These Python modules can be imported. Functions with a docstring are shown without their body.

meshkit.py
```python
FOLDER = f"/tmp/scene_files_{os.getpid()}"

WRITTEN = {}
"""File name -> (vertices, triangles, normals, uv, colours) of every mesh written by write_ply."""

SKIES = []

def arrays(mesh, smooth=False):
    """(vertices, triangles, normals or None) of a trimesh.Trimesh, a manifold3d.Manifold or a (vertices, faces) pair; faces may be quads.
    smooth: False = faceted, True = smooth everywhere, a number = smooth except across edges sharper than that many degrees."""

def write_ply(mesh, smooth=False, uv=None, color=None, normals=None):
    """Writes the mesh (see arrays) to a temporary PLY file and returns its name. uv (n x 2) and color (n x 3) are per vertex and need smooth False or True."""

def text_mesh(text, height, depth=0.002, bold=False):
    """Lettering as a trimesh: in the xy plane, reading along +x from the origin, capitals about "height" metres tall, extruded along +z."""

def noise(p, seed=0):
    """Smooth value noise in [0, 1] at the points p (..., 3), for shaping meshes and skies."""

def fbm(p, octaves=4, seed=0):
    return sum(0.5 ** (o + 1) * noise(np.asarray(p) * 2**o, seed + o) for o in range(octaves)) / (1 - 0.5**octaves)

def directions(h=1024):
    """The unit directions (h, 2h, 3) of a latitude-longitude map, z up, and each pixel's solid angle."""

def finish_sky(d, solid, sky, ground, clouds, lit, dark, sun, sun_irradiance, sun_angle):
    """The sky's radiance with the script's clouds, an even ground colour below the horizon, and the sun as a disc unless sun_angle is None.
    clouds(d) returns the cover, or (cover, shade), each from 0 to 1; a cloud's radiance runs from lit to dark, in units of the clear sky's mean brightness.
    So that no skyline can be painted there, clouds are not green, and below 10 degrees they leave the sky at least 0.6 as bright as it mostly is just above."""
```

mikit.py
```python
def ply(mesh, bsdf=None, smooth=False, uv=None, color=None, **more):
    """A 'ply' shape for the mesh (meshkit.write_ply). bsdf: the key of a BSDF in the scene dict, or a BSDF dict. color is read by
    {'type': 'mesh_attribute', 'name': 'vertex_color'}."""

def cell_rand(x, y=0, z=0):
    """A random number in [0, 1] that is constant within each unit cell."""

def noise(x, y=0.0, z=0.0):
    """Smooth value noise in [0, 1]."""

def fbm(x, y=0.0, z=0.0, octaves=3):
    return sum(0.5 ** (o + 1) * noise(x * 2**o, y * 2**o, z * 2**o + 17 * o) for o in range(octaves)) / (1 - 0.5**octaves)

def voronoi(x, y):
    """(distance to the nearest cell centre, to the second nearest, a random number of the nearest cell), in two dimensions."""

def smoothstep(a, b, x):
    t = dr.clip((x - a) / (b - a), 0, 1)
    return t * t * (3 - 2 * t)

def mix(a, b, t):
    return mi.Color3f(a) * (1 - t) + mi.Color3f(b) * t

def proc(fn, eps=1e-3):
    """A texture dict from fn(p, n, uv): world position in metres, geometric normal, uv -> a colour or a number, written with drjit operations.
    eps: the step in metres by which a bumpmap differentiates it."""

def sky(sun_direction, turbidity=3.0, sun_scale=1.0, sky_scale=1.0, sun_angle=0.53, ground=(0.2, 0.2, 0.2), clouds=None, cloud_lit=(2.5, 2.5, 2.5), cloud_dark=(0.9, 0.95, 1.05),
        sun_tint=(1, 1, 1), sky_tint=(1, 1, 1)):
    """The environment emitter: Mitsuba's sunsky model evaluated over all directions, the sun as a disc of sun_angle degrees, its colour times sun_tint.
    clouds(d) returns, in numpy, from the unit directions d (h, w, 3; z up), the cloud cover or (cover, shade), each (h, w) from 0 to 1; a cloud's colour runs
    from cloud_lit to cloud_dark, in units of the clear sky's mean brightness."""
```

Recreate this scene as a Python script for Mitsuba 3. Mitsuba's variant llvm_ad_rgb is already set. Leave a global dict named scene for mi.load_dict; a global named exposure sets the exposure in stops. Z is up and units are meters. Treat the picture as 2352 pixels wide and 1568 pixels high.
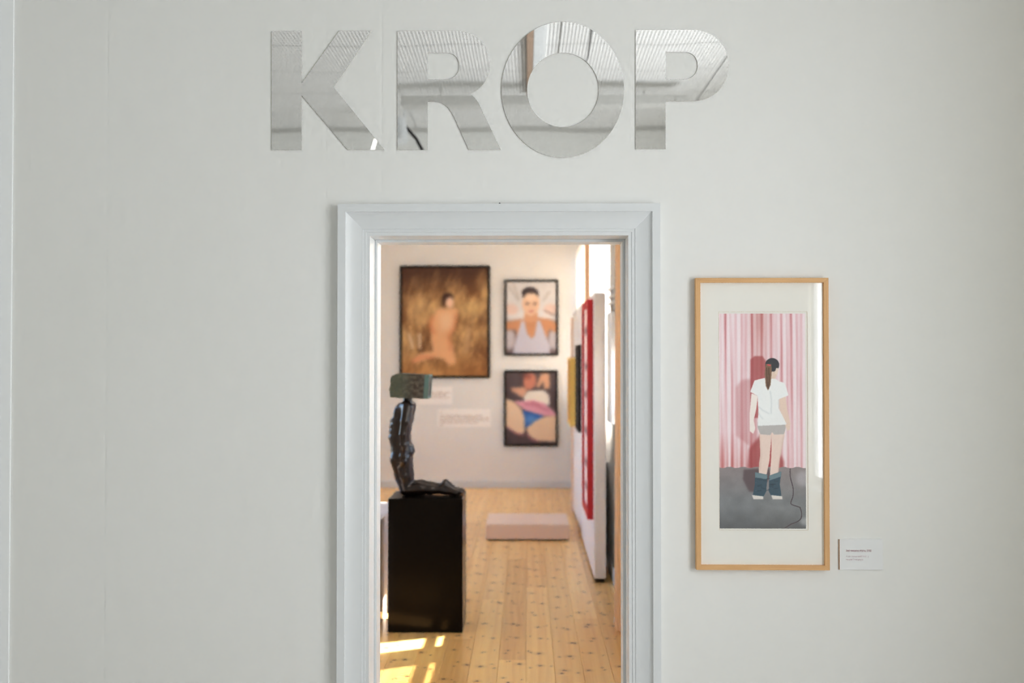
import math
import random

import drjit as dr
import manifold3d as m3
import meshkit
import mikit
import mitsuba as mi
import numpy as np
import shapely
import trimesh
from mikit import cell_rand, fbm, mix, noise, smoothstep
from scipy.ndimage import gaussian_filter
from shapely.geometry import Polygon

T = mi.ScalarTransform4f
rng = np.random.default_rng(7)
random.seed(7)
scene, labels = {}, {}

# ------------------------------------------------------------------ camera
FPX, CX, CY = 2287.0, 1176.0, 784.0
VX, VY = 1212.0, 820.0            # vanishing point of the lines that run into the picture
CAM = np.array([0.0, -3.43, 1.6])
yaw, pitch = math.atan((VX - CX) / FPX), math.atan((VY - CY) / FPX)
FWD = np.array([-math.sin(yaw) * math.cos(pitch), math.cos(yaw) * math.cos(pitch), math.sin(pitch)])
RIGHT = np.array([math.cos(yaw), math.sin(yaw), 0.0])
UP = np.cross(RIGHT, FWD)
scene['camera'] = {
    'type': 'thinlens', 'fov': math.degrees(2 * math.atan(1176.0 / FPX)), 'fov_axis': 'x',
    'aperture_radius': 0.0085, 'focus_distance': 3.43, 'near_clip': 0.05, 'far_clip': 200.0,
    'to_world': T().look_at(origin=CAM.tolist(), target=(CAM + FWD).tolist(), up=UP.tolist()),
}
exposure = 0.0

# ------------------------------------------------------------------ sky and sun
SUN_AZ, SUN_TAN = math.radians(23.5), 0.93
_e = math.atan(SUN_TAN)
SUN = (math.cos(SUN_AZ) * math.cos(_e), math.sin(SUN_AZ) * math.cos(_e), math.sin(_e))
SKY_K = 31.0
scene['sky'] = mikit.sky(SUN, turbidity=3.0, sun_scale=SKY_K * 1.0, sky_scale=SKY_K, ground=(0.32, 0.3, 0.27), sun_tint=(0.96, 1.0, 1.04))
# daylight in the windows of the front room (overcast side, behind white blinds)
DAY = 8.9
DAY_RGB = [DAY * 0.955, DAY * 0.985, DAY * 1.015]


def pix(x, y, Y):
    """The point at depth Y on the ray through a pixel of the photograph."""
    d = FWD + (x - CX) / FPX * RIGHT - (y - CY) / FPX * UP
    return CAM + d * (Y - CAM[1]) / d[1]


def pixh(x, y, z):
    """The point at height z."""
    d = FWD + (x - CX) / FPX * RIGHT - (y - CY) / FPX * UP
    return CAM + d * (z - CAM[2]) / d[2]


def lin(*c):
    c = np.array(c, float) / 255.0
    return np.where(c < 0.04045, c / 12.92, ((c + 0.055) / 1.055) ** 2.4)


# ------------------------------------------------------------------ materials
def rgb(c):
    return {'type': 'rgb', 'value': [float(v) for v in c]}


def mat(name, color, rough=0.6, spec=0.5, metallic=0.0, bump=None, two=True, **kw):
    b = {'type': 'principled', 'base_color': color if isinstance(color, dict) else rgb(color), 'roughness': rough if isinstance(rough, dict) else float(rough), 'metallic': float(metallic), 'specular': float(spec), **kw}
    if bump is not None:
        fn, s, eps = bump
        b = {'type': 'bumpmap', 'arbitrary': mikit.proc(fn, eps), 'scale': s, 'bsdf': b}
    scene[name] = {'type': 'twosided', 'bsdf': b} if two else b
    return name


SEAM_Z, SEAM_X = pix(1200, 67, 0)[2], [pix(v, 500, 0)[0] for v in (245, 748, 876, 1512)]


def wall_relief(p, n, uv):
    x, z = p.x + p.y * 0.7, p.z
    h = fbm(x * 140, z * 100, 3.0, 2) * 0.9 + noise(x * 70, z * 18, 9.0) * 0.5 + noise(x * 9, z * 5, 4.0) * 1.2
    near = dr.select(p.y > -0.01, 1.0, 0.0)
    g = dr.exp(-dr.square((z - SEAM_Z) / 0.0012)) * 0.9
    for sx in SEAM_X:
        g += dr.exp(-dr.square((p.x - sx) / 0.004)) * 0.8
    v = cell_rand(dr.floor(x * 9), dr.floor(z * 7), 3)
    bx, bz = dr.floor(x * 9) + 0.5, dr.floor(z * 7) + 0.5
    bump = dr.select(v > 0.94, dr.exp(-(dr.square((x * 9 - bx) / 9) + dr.square((z * 7 - bz) / 7)) / 0.000008), 0.0)
    return h - near * g + bump * 1.2


def wall_paint(p, n, uv):
    t = fbm(p.x * 1.3 + p.y, p.z * 1.1, 2.0, 3)
    return mix((0.735, 0.742, 0.72), (0.765, 0.770, 0.757), t)


mat('wall_white', mikit.proc(wall_paint), 0.75, 0.25, bump=(wall_relief, 0.0010, 0.0015))
mat('plinth_pale', (0.60, 0.59, 0.65), 0.35, 0.4)
mat('ceiling_cool', (0.80, 0.82, 0.84), 0.8, 0.2)
mat('pilaster_white', (0.83, 0.855, 0.865), 0.6, 0.3)
mat('wall_cream', (0.74, 0.69, 0.56), 0.8, 0.2)
mat('room_white', (0.79, 0.79, 0.78), 0.8, 0.2)
mat('gloss_white', (0.665, 0.69, 0.705), 0.35, 0.45)
mat('panel_white', (0.82, 0.77, 0.74), 0.5, 0.4)
mat('plinth_white', (0.83, 0.83, 0.84), 0.3, 0.5)


def ceiling_holes(p, n, uv):
    u, v = p.x / 0.024, p.y / 0.05
    du, dv = dr.abs(u - dr.floor(u) - 0.5), dr.abs(v - dr.floor(v) - 0.5)
    hole = dr.select((du < 0.24) & (dv < 0.36), 1.0, 0.0)
    return mix((0.83, 0.835, 0.83), (0.30, 0.30, 0.29), hole)


mat('ceiling_panel', mikit.proc(ceiling_holes), 0.8, 0.2)
mat('ceiling_white', (0.72, 0.72, 0.69), 0.8, 0.2)
mat('floor_grey', (0.40, 0.375, 0.345), 0.5, 0.4)
mat('lamp_grey', (0.50, 0.50, 0.48), 0.5, 0.4)
mat('brown_wood', (0.36, 0.25, 0.18), 0.5, 0.4)
mat('black_metal', (0.012, 0.012, 0.014), 0.35, 0.5)
mat('black_paint', (0.0035, 0.0027, 0.0023), 0.17, 0.06)
mat('black_frame', (0.008, 0.007, 0.006), 0.5, 0.15)
mat('dark_gap', (0.02, 0.012, 0.008), 0.8, 0.2)
mat('pink_paint', (0.84, 0.63, 0.51), 0.5, 0.35)
mat('peach_paint', (0.86, 0.63, 0.48), 0.5, 0.35)
mat('red_paint', (0.50, 0.014, 0.022), 0.45, 0.4)
mat('gold_paint', (0.85, 0.55, 0.14), 0.4, 0.4)
mat('grey_wall', (0.52, 0.49, 0.45), 0.8, 0.2)
mat('radiator_white', (0.8, 0.8, 0.8), 0.35, 0.5)
mat('mat_board', (0.80, 0.79, 0.745), 0.85, 0.15)
mat('bevel_line', (0.68, 0.58, 0.47), 0.85, 0.15)
mat('card_white', (0.74, 0.755, 0.765), 0.7, 0.2)
mat('card_edge', (0.36, 0.24, 0.16), 0.8, 0.2)
mat('maroon_ink', (0.16, 0.012, 0.03), 0.7, 0.2)
mat('maroon_soft', (0.33, 0.16, 0.19), 0.7, 0.2)
mat('tan_steel', (0.25, 0.22, 0.2), 0.3, 0.5, metallic=1.0)
mat('text_grey', (0.52, 0.44, 0.39), 0.8, 0.2)
mat('label_sheet', (0.92, 0.90, 0.88), 0.8, 0.2)
scene['printed'] = {'type': 'twosided', 'bsdf': {'type': 'principled', 'base_color': {'type': 'mesh_attribute', 'name': 'vertex_color'}, 'roughness': 0.6, 'specular': 0.3}}
scene['clear_glass'] = {'type': 'thindielectric', 'int_ior': 1.45}
scene['mirror'] = {'type': 'bumpmap', 'arbitrary': mikit.proc(lambda p, n, uv: noise(p.x * 4.3 + 3, p.z * 4.0 + 1, 2.0) + 0.0 * p.y, 0.01), 'scale': 0.0004,
                   'bsdf': {'type': 'twosided', 'bsdf': {'type': 'conductor', 'material': 'none', 'specular_reflectance': rgb((0.955, 0.955, 0.945))}}}
mat('acrylic_edge', (0.46, 0.45, 0.42), 0.25, 0.6)
scene['sheer_white'] = {'type': 'principledthin', 'base_color': rgb((0.94, 0.94, 0.94)), 'roughness': 0.8, 'diff_trans': 0.8, 'spec_trans': 0.0}
scene['sheer_warm'] = {'type': 'principledthin', 'base_color': rgb((0.94, 0.86, 0.77)), 'roughness': 0.8, 'diff_trans': 0.42, 'spec_trans': 0.0}
scene['curtain_peach'] = {'type': 'principledthin', 'base_color': rgb((0.95, 0.73, 0.51)), 'roughness': 0.8, 'diff_trans': 0.8, 'spec_trans': 0.0}


def frame_wood(vertical):
    def fn(p, n, uv):
        a, b = (p.z, p.x) if vertical else (p.x, p.z)
        g = fbm(b * 900, a * 14, p.y * 300, 3)
        w = fbm(b * 60, a * 3.0, 3.0, 2)
        return mix((0.50, 0.265, 0.105), (0.74, 0.455, 0.215), g * 0.65 + w * 0.35)
    return fn


mat('frame_oak_upright', mikit.proc(frame_wood(True)), 0.5, 0.35)
mat('frame_oak_level', mikit.proc(frame_wood(False)), 0.5, 0.35)

ROW, ROW0 = 0.146, -0.009


def pine(tint, seed):
    lo, hi = ([float(v) for v in np.array(c0) * tint] for c0 in ((0.72, 0.415, 0.155), (0.88, 0.585, 0.25)))

    def fn(p, n, uv):
        r = dr.floor((p.x - ROW0) / ROW)
        lx = (p.x - ROW0) - r * ROW
        s = cell_rand(r, seed) * 7
        ring = fbm(lx * 55 + s + noise(p.y * 1.6, r, 1.0) * 1.5, p.y * 1.1 + s, 5.0, 3)
        fine = noise(lx * 420, p.y * 9, s)
        c = mix(lo, hi, dr.clip(ring * 0.9 + fine * 0.25 - 0.08, 0, 1))
        fy = (p.y + s) / 0.27
        cell = dr.floor(fy)
        dark = mi.Float(0)
        for k in range(3):
            kx = (0.08 + 0.84 * cell_rand(r, cell, 11 + k)) * ROW
            ky = (0.35 + 0.3 * cell_rand(r, cell, 21 + k)) * 0.27
            size = 0.0035 + 0.0085 * dr.square(cell_rand(r, cell, 31 + k))
            d = dr.sqrt(dr.square((lx - kx) / 1.3) + dr.square(((fy - cell) * 0.27 - ky) / 1.2)) / size
            dark = dr.maximum(dark, 1 - smoothstep(0.45, 1.25, d))
            dark = dr.maximum(dark, 0.22 * (1 - smoothstep(0.8, 3.2, d)))
        return mix(c, (0.15, 0.055, 0.03), dark * 0.92)
    return fn


PINE = []
for i, t in enumerate([(1.0, 1.0, 1.0), (0.88, 0.84, 0.80), (1.10, 1.12, 1.12), (0.97, 0.93, 0.86)]):
    PINE.append(mat(f'pine_{i}', mikit.proc(pine(np.array(t), i + 1)), 0.27, 0.5))


def bronze_head(p, n, uv):
    a = fbm(p.x * 60, p.y * 60, p.z * 60, 3)
    b = fbm(p.x * 190, p.y * 190, p.z * 190, 2)
    c = mix(mix((0.030, 0.026, 0.023), (0.075, 0.072, 0.062), smoothstep(0.40, 0.66, a)), (0.055, 0.085, 0.07), smoothstep(-0.66, -0.78, p.x) * 0.8)
    return mix(c, (0.20, 0.20, 0.15), smoothstep(0.62, 0.8, b) * 0.7)


mat('bronze_dark', (0.008, 0.0045, 0.004), 0.2, 0.42)
mat('bronze_green', mikit.proc(bronze_head), 0.5, 0.4, metallic=0.1)
mat('bronze_rim', (0.075, 0.15, 0.15), 0.45, 0.4)


# ------------------------------------------------------------------ mesh helpers
def cbox(x0, x1, y0, y1, z0, z1, c=0.0):
    if c <= 0:
        return trimesh.creation.box(bounds=[[x0, y0, z0], [x1, y1, z1]])
    v = []
    for a in (0, 1):
        for b in (0, 1):
            for d in (0, 1):
                p = np.array([(x0, x1)[a], (y0, y1)[b], (z0, z1)[d]])
                s = np.array([1 - 2 * a, 1 - 2 * b, 1 - 2 * d]) * c
                for k in range(3):
                    q = p + s
                    q[k] = p[k]
                    v.append(q)
    return trimesh.convex.convex_hull(np.array(v))


def cat(*m):
    return trimesh.util.concatenate([x for x in m])


def tube(points, r, seg=8):
    parts = []
    for a, b in zip(points[:-1], points[1:]):
        parts.append(trimesh.creation.cylinder(r, segment=[a, b], sections=seg))
    return cat(*parts)


def obj(key, mesh, m, smooth=False, **more):
    k, n = key, 0
    while k in scene:
        n += 1
        k = f'{key}_{n:03d}'
    scene[k] = mikit.ply(mesh, m, smooth, **more)
    return k


def struct(key):
    labels[key] = {'kind': 'structure'}


def tag(key, label, category, group=None):
    labels[key] = {'label': label, 'category': category}
    if group:
        labels[key]['group'] = group


# ------------------------------------------------------------------ large structure
WT = 0.18                                    # thickness of the dividing wall
ROOM_L, ROOM_R = -3.4, 2.05                   # front room
BACK = -5.63                                 # its rear wall
CEIL = 3.7
FAR = 8.77                                   # far wall of the second room
R2_L, R2_R, R2_C = -3.4, 0.62, 3.6

PROUD = 0.040
XL, XR = pix(775, 700, -PROUD)[0], pix(1517, 700, -PROUD)[0]
ZT = pix(1146, 467.5, -PROUD)[2]
PX = 0.00148
PROFILE = [(0.0, 0.0), (0.0, 0.040), (0.0265, 0.040), (0.0268, 0.033), (0.034, 0.0285), (0.046, 0.0235), (0.060, 0.0195), (0.074, 0.0172), (0.0830, 0.0165),
           (0.0835, 0.0135), (0.0935, 0.0135), (0.0942, 0.0105), (0.1055, 0.0105), (0.1065, -0.002)]
U_IN = 0.1065
OL, OR_, OT = XL + U_IN, XR - U_IN, ZT - U_IN   # finished opening

scene_wall = cat(cbox(ROOM_L - 0.2, OL - 0.02, 0, WT, 0, CEIL), cbox(OR_ + 0.02, ROOM_R + 0.2, 0, WT, 0, CEIL), cbox(OL - 0.02, OR_ + 0.02, 0, WT, OT + 0.02, CEIL))
obj('wall_front', scene_wall, 'wall_white'); struct('wall_front')
obj('wall_left', cbox(ROOM_L - 0.2, ROOM_L, BACK, 0, 0, CEIL), 'wall_white'); struct('wall_left')
obj('wall_rear', cbox(ROOM_L - 0.2, ROOM_R + 0.2, BACK - 0.2, BACK, 0, CEIL), 'wall_white'); struct('wall_rear')
WY0, WY1, WZ0, WZ1 = -3.91, -1.65, 0.68, 2.75   # window of the front room
obj('wall_right', cat(cbox(ROOM_R, ROOM_R + 0.2, BACK, WY0, 0, CEIL), cbox(ROOM_R, ROOM_R + 0.2, WY1, 0, 0, CEIL),
                      cbox(ROOM_R, ROOM_R + 0.2, WY0, WY1, 0, WZ0), cbox(ROOM_R, ROOM_R + 0.2, WY0, WY1, WZ1, CEIL)), 'wall_cream'); struct('wall_right')
# window_1: white frame, three mullions, a transom, bright panes
fr = [cbox(ROOM_R + 0.03, ROOM_R + 0.09, WY0, WY1, WZ0, WZ0 + 0.06, 0.004), cbox(ROOM_R + 0.03, ROOM_R + 0.09, WY0, WY1, WZ1 - 0.06, WZ1, 0.004)]
NP = 4
ys = np.linspace(WY0, WY1, NP + 1)
for v in ys:
    fr.append(cbox(ROOM_R + 0.03, ROOM_R + 0.09, max(WY0, v - 0.03), min(WY1, v + 0.03), WZ0, WZ1, 0.004))
fr.append(cbox(ROOM_R + 0.03, ROOM_R + 0.09, WY0, WY1, 2.2, 2.25, 0.004))
obj('window_1__window_frame', cat(*fr), 'gloss_white'); struct('window_1')
obj('window_1__window_sill', cbox(ROOM_R - 0.05, ROOM_R + 0.03, WY0 - 0.03, WY1 + 0.03, WZ0 - 0.03, WZ0, 0.005), 'gloss_white')
for a, b in zip(ys[:-1], ys[1:]):
    for z0, z1 in ((WZ0 + 0.06, 2.2), (2.25, WZ1 - 0.06)):
        q = trimesh.Trimesh([[ROOM_R + 0.06, a + 0.03, z0], [ROOM_R + 0.06, a + 0.03, z1], [ROOM_R + 0.06, b - 0.03, z1], [ROOM_R + 0.06, b - 0.03, z0]], [[0, 2, 1], [0, 3, 2]], process=False)
        if q.face_normals[0][0] > 0:
            q.invert()
        obj('window_1__window_pane', q, 'plinth_white', emitter={'type': 'area', 'radiance': rgb(DAY_RGB)})
# ceilings
obj('ceiling', cbox(ROOM_L - 0.2, ROOM_R + 0.2, BACK - 0.2, WT, CEIL + 0.02, CEIL + 0.15), 'ceiling_white'); struct('ceiling')
obj('ceiling_2', cbox(R2_L - 0.2, R2_R + 0.3, WT, FAR + 0.2, R2_C, R2_C + 0.15), 'ceiling_cool'); struct('ceiling_2')
PW, PD = 1.2, 0.6
x = ROOM_L
while x < ROOM_R - 0.05:
    y = BACK
    while y < -0.05:
        obj('ceiling__ceiling_panel', cbox(x + 0.006, min(x + PW, ROOM_R) - 0.006, y + 0.006, min(y + PD, 0) - 0.006, CEIL - 0.005, CEIL + 0.022), 'ceiling_panel')
        y += PD
    x += PW
# floor: sub floor with pine planks on it
obj('floor_front', cbox(ROOM_L - 0.2, ROOM_R + 0.2, BACK - 0.2, 0.08, -0.12, -0.0005), 'floor_grey'); struct('floor_front')
obj('floor', cbox(R2_L - 0.2, R2_R + 0.2, 0.08, FAR + 0.2, -0.12, -0.022), 'pine_1'); struct('floor')
r0 = math.floor((R2_L - ROW0) / ROW)
r1 = math.ceil((R2_R - ROW0) / ROW)
joints_known = {-1: ([5.29 - 3.43, 7.92 - 3.43], [2, 1, 0]), 0: ([6.96 - 3.43], [2, 3]), 1: ([4.55 - 3.43 + 3.9], [0, 3]), -2: ([6.6 - 3.43], [2, 0])}
for r in range(r0, r1):
    x0, x1 = max(ROW0 + r * ROW, R2_L), min(ROW0 + (r + 1) * ROW, R2_R)
    if x1 - x0 < 0.02:
        continue
    if r in joints_known:
        cuts, tones = joints_known[r]
    else:
        cuts = sorted([rng.uniform(0.8, 3.6), rng.uniform(4.4, 7.6)])
        tones = [int(rng.integers(0, 4)) for _ in range(3)]
    edges = [0.081] + list(cuts) + [FAR]
    for j in range(len(edges) - 1):
        lift = float(rng.uniform(-0.0004, 0.0004))
        obj('floor__plank', cbox(x0 + 0.0006, x1 - 0.0006, edges[j] + 0.0005, edges[j + 1] - 0.0005, -0.022, lift, 0.0012), PINE[tones[j]])

# second room
obj('wall_far', cbox(R2_L - 0.2, R2_R + 0.3, FAR, FAR + 0.2, -0.02, R2_C), 'room_white'); struct('wall_far')
LW0, LW1, LS, LH = 3.2, 6.4, 0.9, 2.75          # windows in the left wall of the second room, outside the view
obj('wall_left_2', cat(cbox(R2_L - 0.2, R2_L, WT, LW0, -0.02, R2_C), cbox(R2_L - 0.2, R2_L, LW1, FAR, -0.02, R2_C), cbox(R2_L - 0.2, R2_L, LW0, LW1, -0.02, LS), cbox(R2_L - 0.2, R2_L, LW0, LW1, LH, R2_C)), 'room_white'); struct('wall_left_2')
fr = [cbox(R2_L - 0.12, R2_L - 0.06, LW0, LW1, z_, z_ + 0.05, 0.004) for z_ in (LS, 2.1, LH - 0.05)]
fr += [cbox(R2_L - 0.12, R2_L - 0.06, y_ - 0.03, y_ + 0.03, LS, LH, 0.004) for y_ in np.linspace(LW0 + 0.03, LW1 - 0.03, 5)]
obj('window_left__window_frame', cat(*fr), 'gloss_white'); struct('window_left')
obj('window_left__pane', trimesh.Trimesh([[R2_L - 0.09, LW0, LS], [R2_L - 0.09, LW1, LS], [R2_L - 0.09, LW1, LH], [R2_L - 0.09, LW0, LH]], [[0, 1, 2], [0, 2, 3]], process=False), 'clear_glass')
WTH = 0.10
SILL, HEAD = 1.12, 2.9
dz = WTH * math.tan(SUN_AZ)
def sheet_x(x, y0, y1, z0, z1):
    return trimesh.Trimesh([[x, y0, z0], [x, y1, z0], [x, y1, z1], [x, y0, z1]], [[0, 1, 2], [0, 2, 3]], process=False)


OPEN = [(0.45, 1.45, 'sheer'), (1.62, 2.28 + dz, 'bars'), (2.59, 2.78 + dz, 'slit'), (3.22, 3.46 + dz, 'blind'), (3.97, 6.35, 'sheer'), (6.84, 8.72, 'warm')]
segs, at = [], WT
for a, b, _ in OPEN:
    segs.append(cbox(R2_R, R2_R + WTH, at, a, -0.02, R2_C))
    segs.append(cbox(R2_R, R2_R + WTH, a, b, -0.02, SILL))
    segs.append(cbox(R2_R, R2_R + WTH, a, b, HEAD, R2_C))
    at = b
segs.append(cbox(R2_R, R2_R + WTH, at, FAR, -0.02, R2_C))
obj('wall_right_2', cat(*segs), 'room_white'); struct('wall_right_2')
BZ0, BZ1 = 1.178, 1.228
n = 2
for a, b, kind in OPEN:
    w = f'window_{n}'
    n += 1
    fr = [cbox(R2_R + 0.004, R2_R + 0.03, a, b, BZ0, BZ1, 0.003), cbox(R2_R + 0.03, R2_R + 0.07, a, b, HEAD - 0.03, HEAD, 0.003), cbox(R2_R + 0.03, R2_R + 0.07, a, b, 2.2, 2.25, 0.003)]
    if kind in ('sheer', 'warm'):
        fr.append(cbox(R2_R + 0.03, R2_R + 0.07, (a + b) / 2 - 0.03, (a + b) / 2 + 0.03, SILL, HEAD, 0.003))
    obj(f'{w}__window_frame', cat(*fr), 'gloss_white'); struct(w)
    obj(f'{w}__pane', sheet_x(R2_R + 0.075, a, b, SILL, HEAD), 'clear_glass')
    if kind == 'blind':
        obj(f'{w}__roller_blind', cbox(R2_R + 0.012, R2_R + 0.014, a + 0.005, b - 0.005, 1.66, HEAD - 0.002), 'plinth_white')
    if kind == 'bars':
        y = a + 0.02
        while y < b - 0.02:
            obj(f'{w}__blind_slat', cbox(R2_R + 0.035, R2_R + 0.037, y, y + 0.021, SILL + 0.01, HEAD - 0.04), 'plinth_white')
            y += 0.030


def drape(y0, y1, z0, z1, X, amp, waves, nz=6, tilt=0.0):
    ny = int(waves * 14)
    t = np.linspace(0, 1, ny)
    v, f = [], []
    for j in range(nz):
        s = j / (nz - 1)
        for u in t:
            xx = X - tilt * (1 - s) + amp * (0.75 + 0.35 * (1 - s)) * math.sin(u * waves * 2 * math.pi + 0.5 * math.sin(7 * u))
            v.append([xx, y0 + (y1 - y0) * u, z0 + (z1 - z0) * s])
    for j in range(nz - 1):
        for i in range(ny - 1):
            a = j * ny + i
            f += [[a, a + 1, a + ny + 1], [a, a + ny + 1, a + ny]]
    return trimesh.Trimesh(v, f, process=False)


k = obj('sheer_curtain', drape(3.99, 6.34, SILL + 0.02, 2.88, R2_R - 0.008, 0.005, 16), 'sheer_white', True)
tag(k, 'glowing white sheer curtain over the window behind the free end of the partition', 'curtain')
k = obj('sheer_curtain', drape(0.47, 1.43, SILL + 0.02, 2.88, R2_R + 0.008, 0.005, 8), 'sheer_white', True)
tag(k, 'white sheer curtain over the window just past the doorway on the right', 'curtain')
k = obj('sheer_curtain', drape(6.86, 8.72, 0.25, 2.88, R2_R - 0.02, 0.008, 14), 'sheer_warm', True)
tag(k, 'glowing warm cream sheer curtain beside the far wall, above the partition', 'curtain')


def bunch(x0, x1, y0, y1, z0, z1, waves, lean=0.0):
    """A gathered curtain: a closed wavy column."""
    m = 60
    v, f = [], []
    for j, s in enumerate(np.linspace(0, 1, 9)):
        for i in range(m):
            a = 2 * math.pi * i / m
            wob = 1 + 0.13 * math.sin(waves * a + 0.6 * math.sin(3 * s))
            v.append([(x0 + x1) / 2 + (x1 - x0) / 2 * math.cos(a) * wob - lean * (1 - s), (y0 + y1) / 2 + (y1 - y0) / 2 * math.sin(a) * wob, z0 + (z1 - z0) * s])
    for j in range(8):
        for i in range(m):
            a, b = j * m + i, j * m + (i + 1) % m
            f += [[a, b, b + m], [a, b + m, a + m]]
    return trimesh.Trimesh(v, f, process=False)


k = obj('curtain', bunch(0.525, 0.612, 2.33, 2.52, 0.02, 2.98, 9, 0.012), 'curtain_peach', True)
tag(k, 'gathered orange peach curtain hanging beside the right door jamb', 'curtain')
k = obj('curtain', bunch(0.578, 0.614, 6.38, 6.80, 0.05, 2.98, 9), 'curtain_peach', True)
tag(k, 'narrow orange peach curtain between the two glowing sheer curtains', 'curtain')

# skirting boards of the second room
obj('baseboard_far', cbox(R2_L, R2_R, FAR - 0.018, FAR, 0, 0.085, 0.004), 'gloss_white'); struct('baseboard_far')
obj('baseboard_right', cbox(R2_R - 0.018, R2_R, 2.9, 8.6, 0, 0.11, 0.004), 'gloss_white'); struct('baseboard_right')
obj('baseboard_left', cbox(R2_L, R2_L + 0.018, WT, FAR - 0.02, 0, 0.085, 0.004), 'gloss_white'); struct('baseboard_left')
obj('trim_2', cbox(ROOM_L, ROOM_R, BACK, BACK + 0.02, CEIL - 0.045, CEIL - 0.006), 'lamp_grey'); struct('trim_2')
# pilaster at the left edge of the front wall
xe = pix(25, 800, -0.008)[0]
obj('trim_1', cbox(xe - 0.32, xe, -0.008, 0.0, 0, CEIL, 0.001), 'pilaster_white'); struct('trim_1')

# ------------------------------------------------------------------ door casing and jamb
def casing_mesh(side):
    pts = []
    P = np.array(PROFILE)
    if side == 'left':
        a = [(XL + u, -v, 0.0) for u, v in P]; b = [(XL + u, -v, ZT - u) for u, v in P]
    elif side == 'top':
        a = [(XL + u, -v, ZT - u) for u, v in P]; b = [(XR - u, -v, ZT - u) for u, v in P]
    else:
        a = [(XR - u, -v, ZT - u) for u, v in P]; b = [(XR - u, -v, 0.0) for u, v in P]
    v = np.array(a + b)
    nP = len(P)
    f = []
    for i in range(nP):
        j = (i + 1) % nP
        f += [[i, j, nP + j], [i, nP + j, nP + i]]
    m = trimesh.Trimesh(v, f, process=False)
    mid = m.face_normals[2]
    if mid[1] > 0:
        m.invert()
    return m


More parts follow.
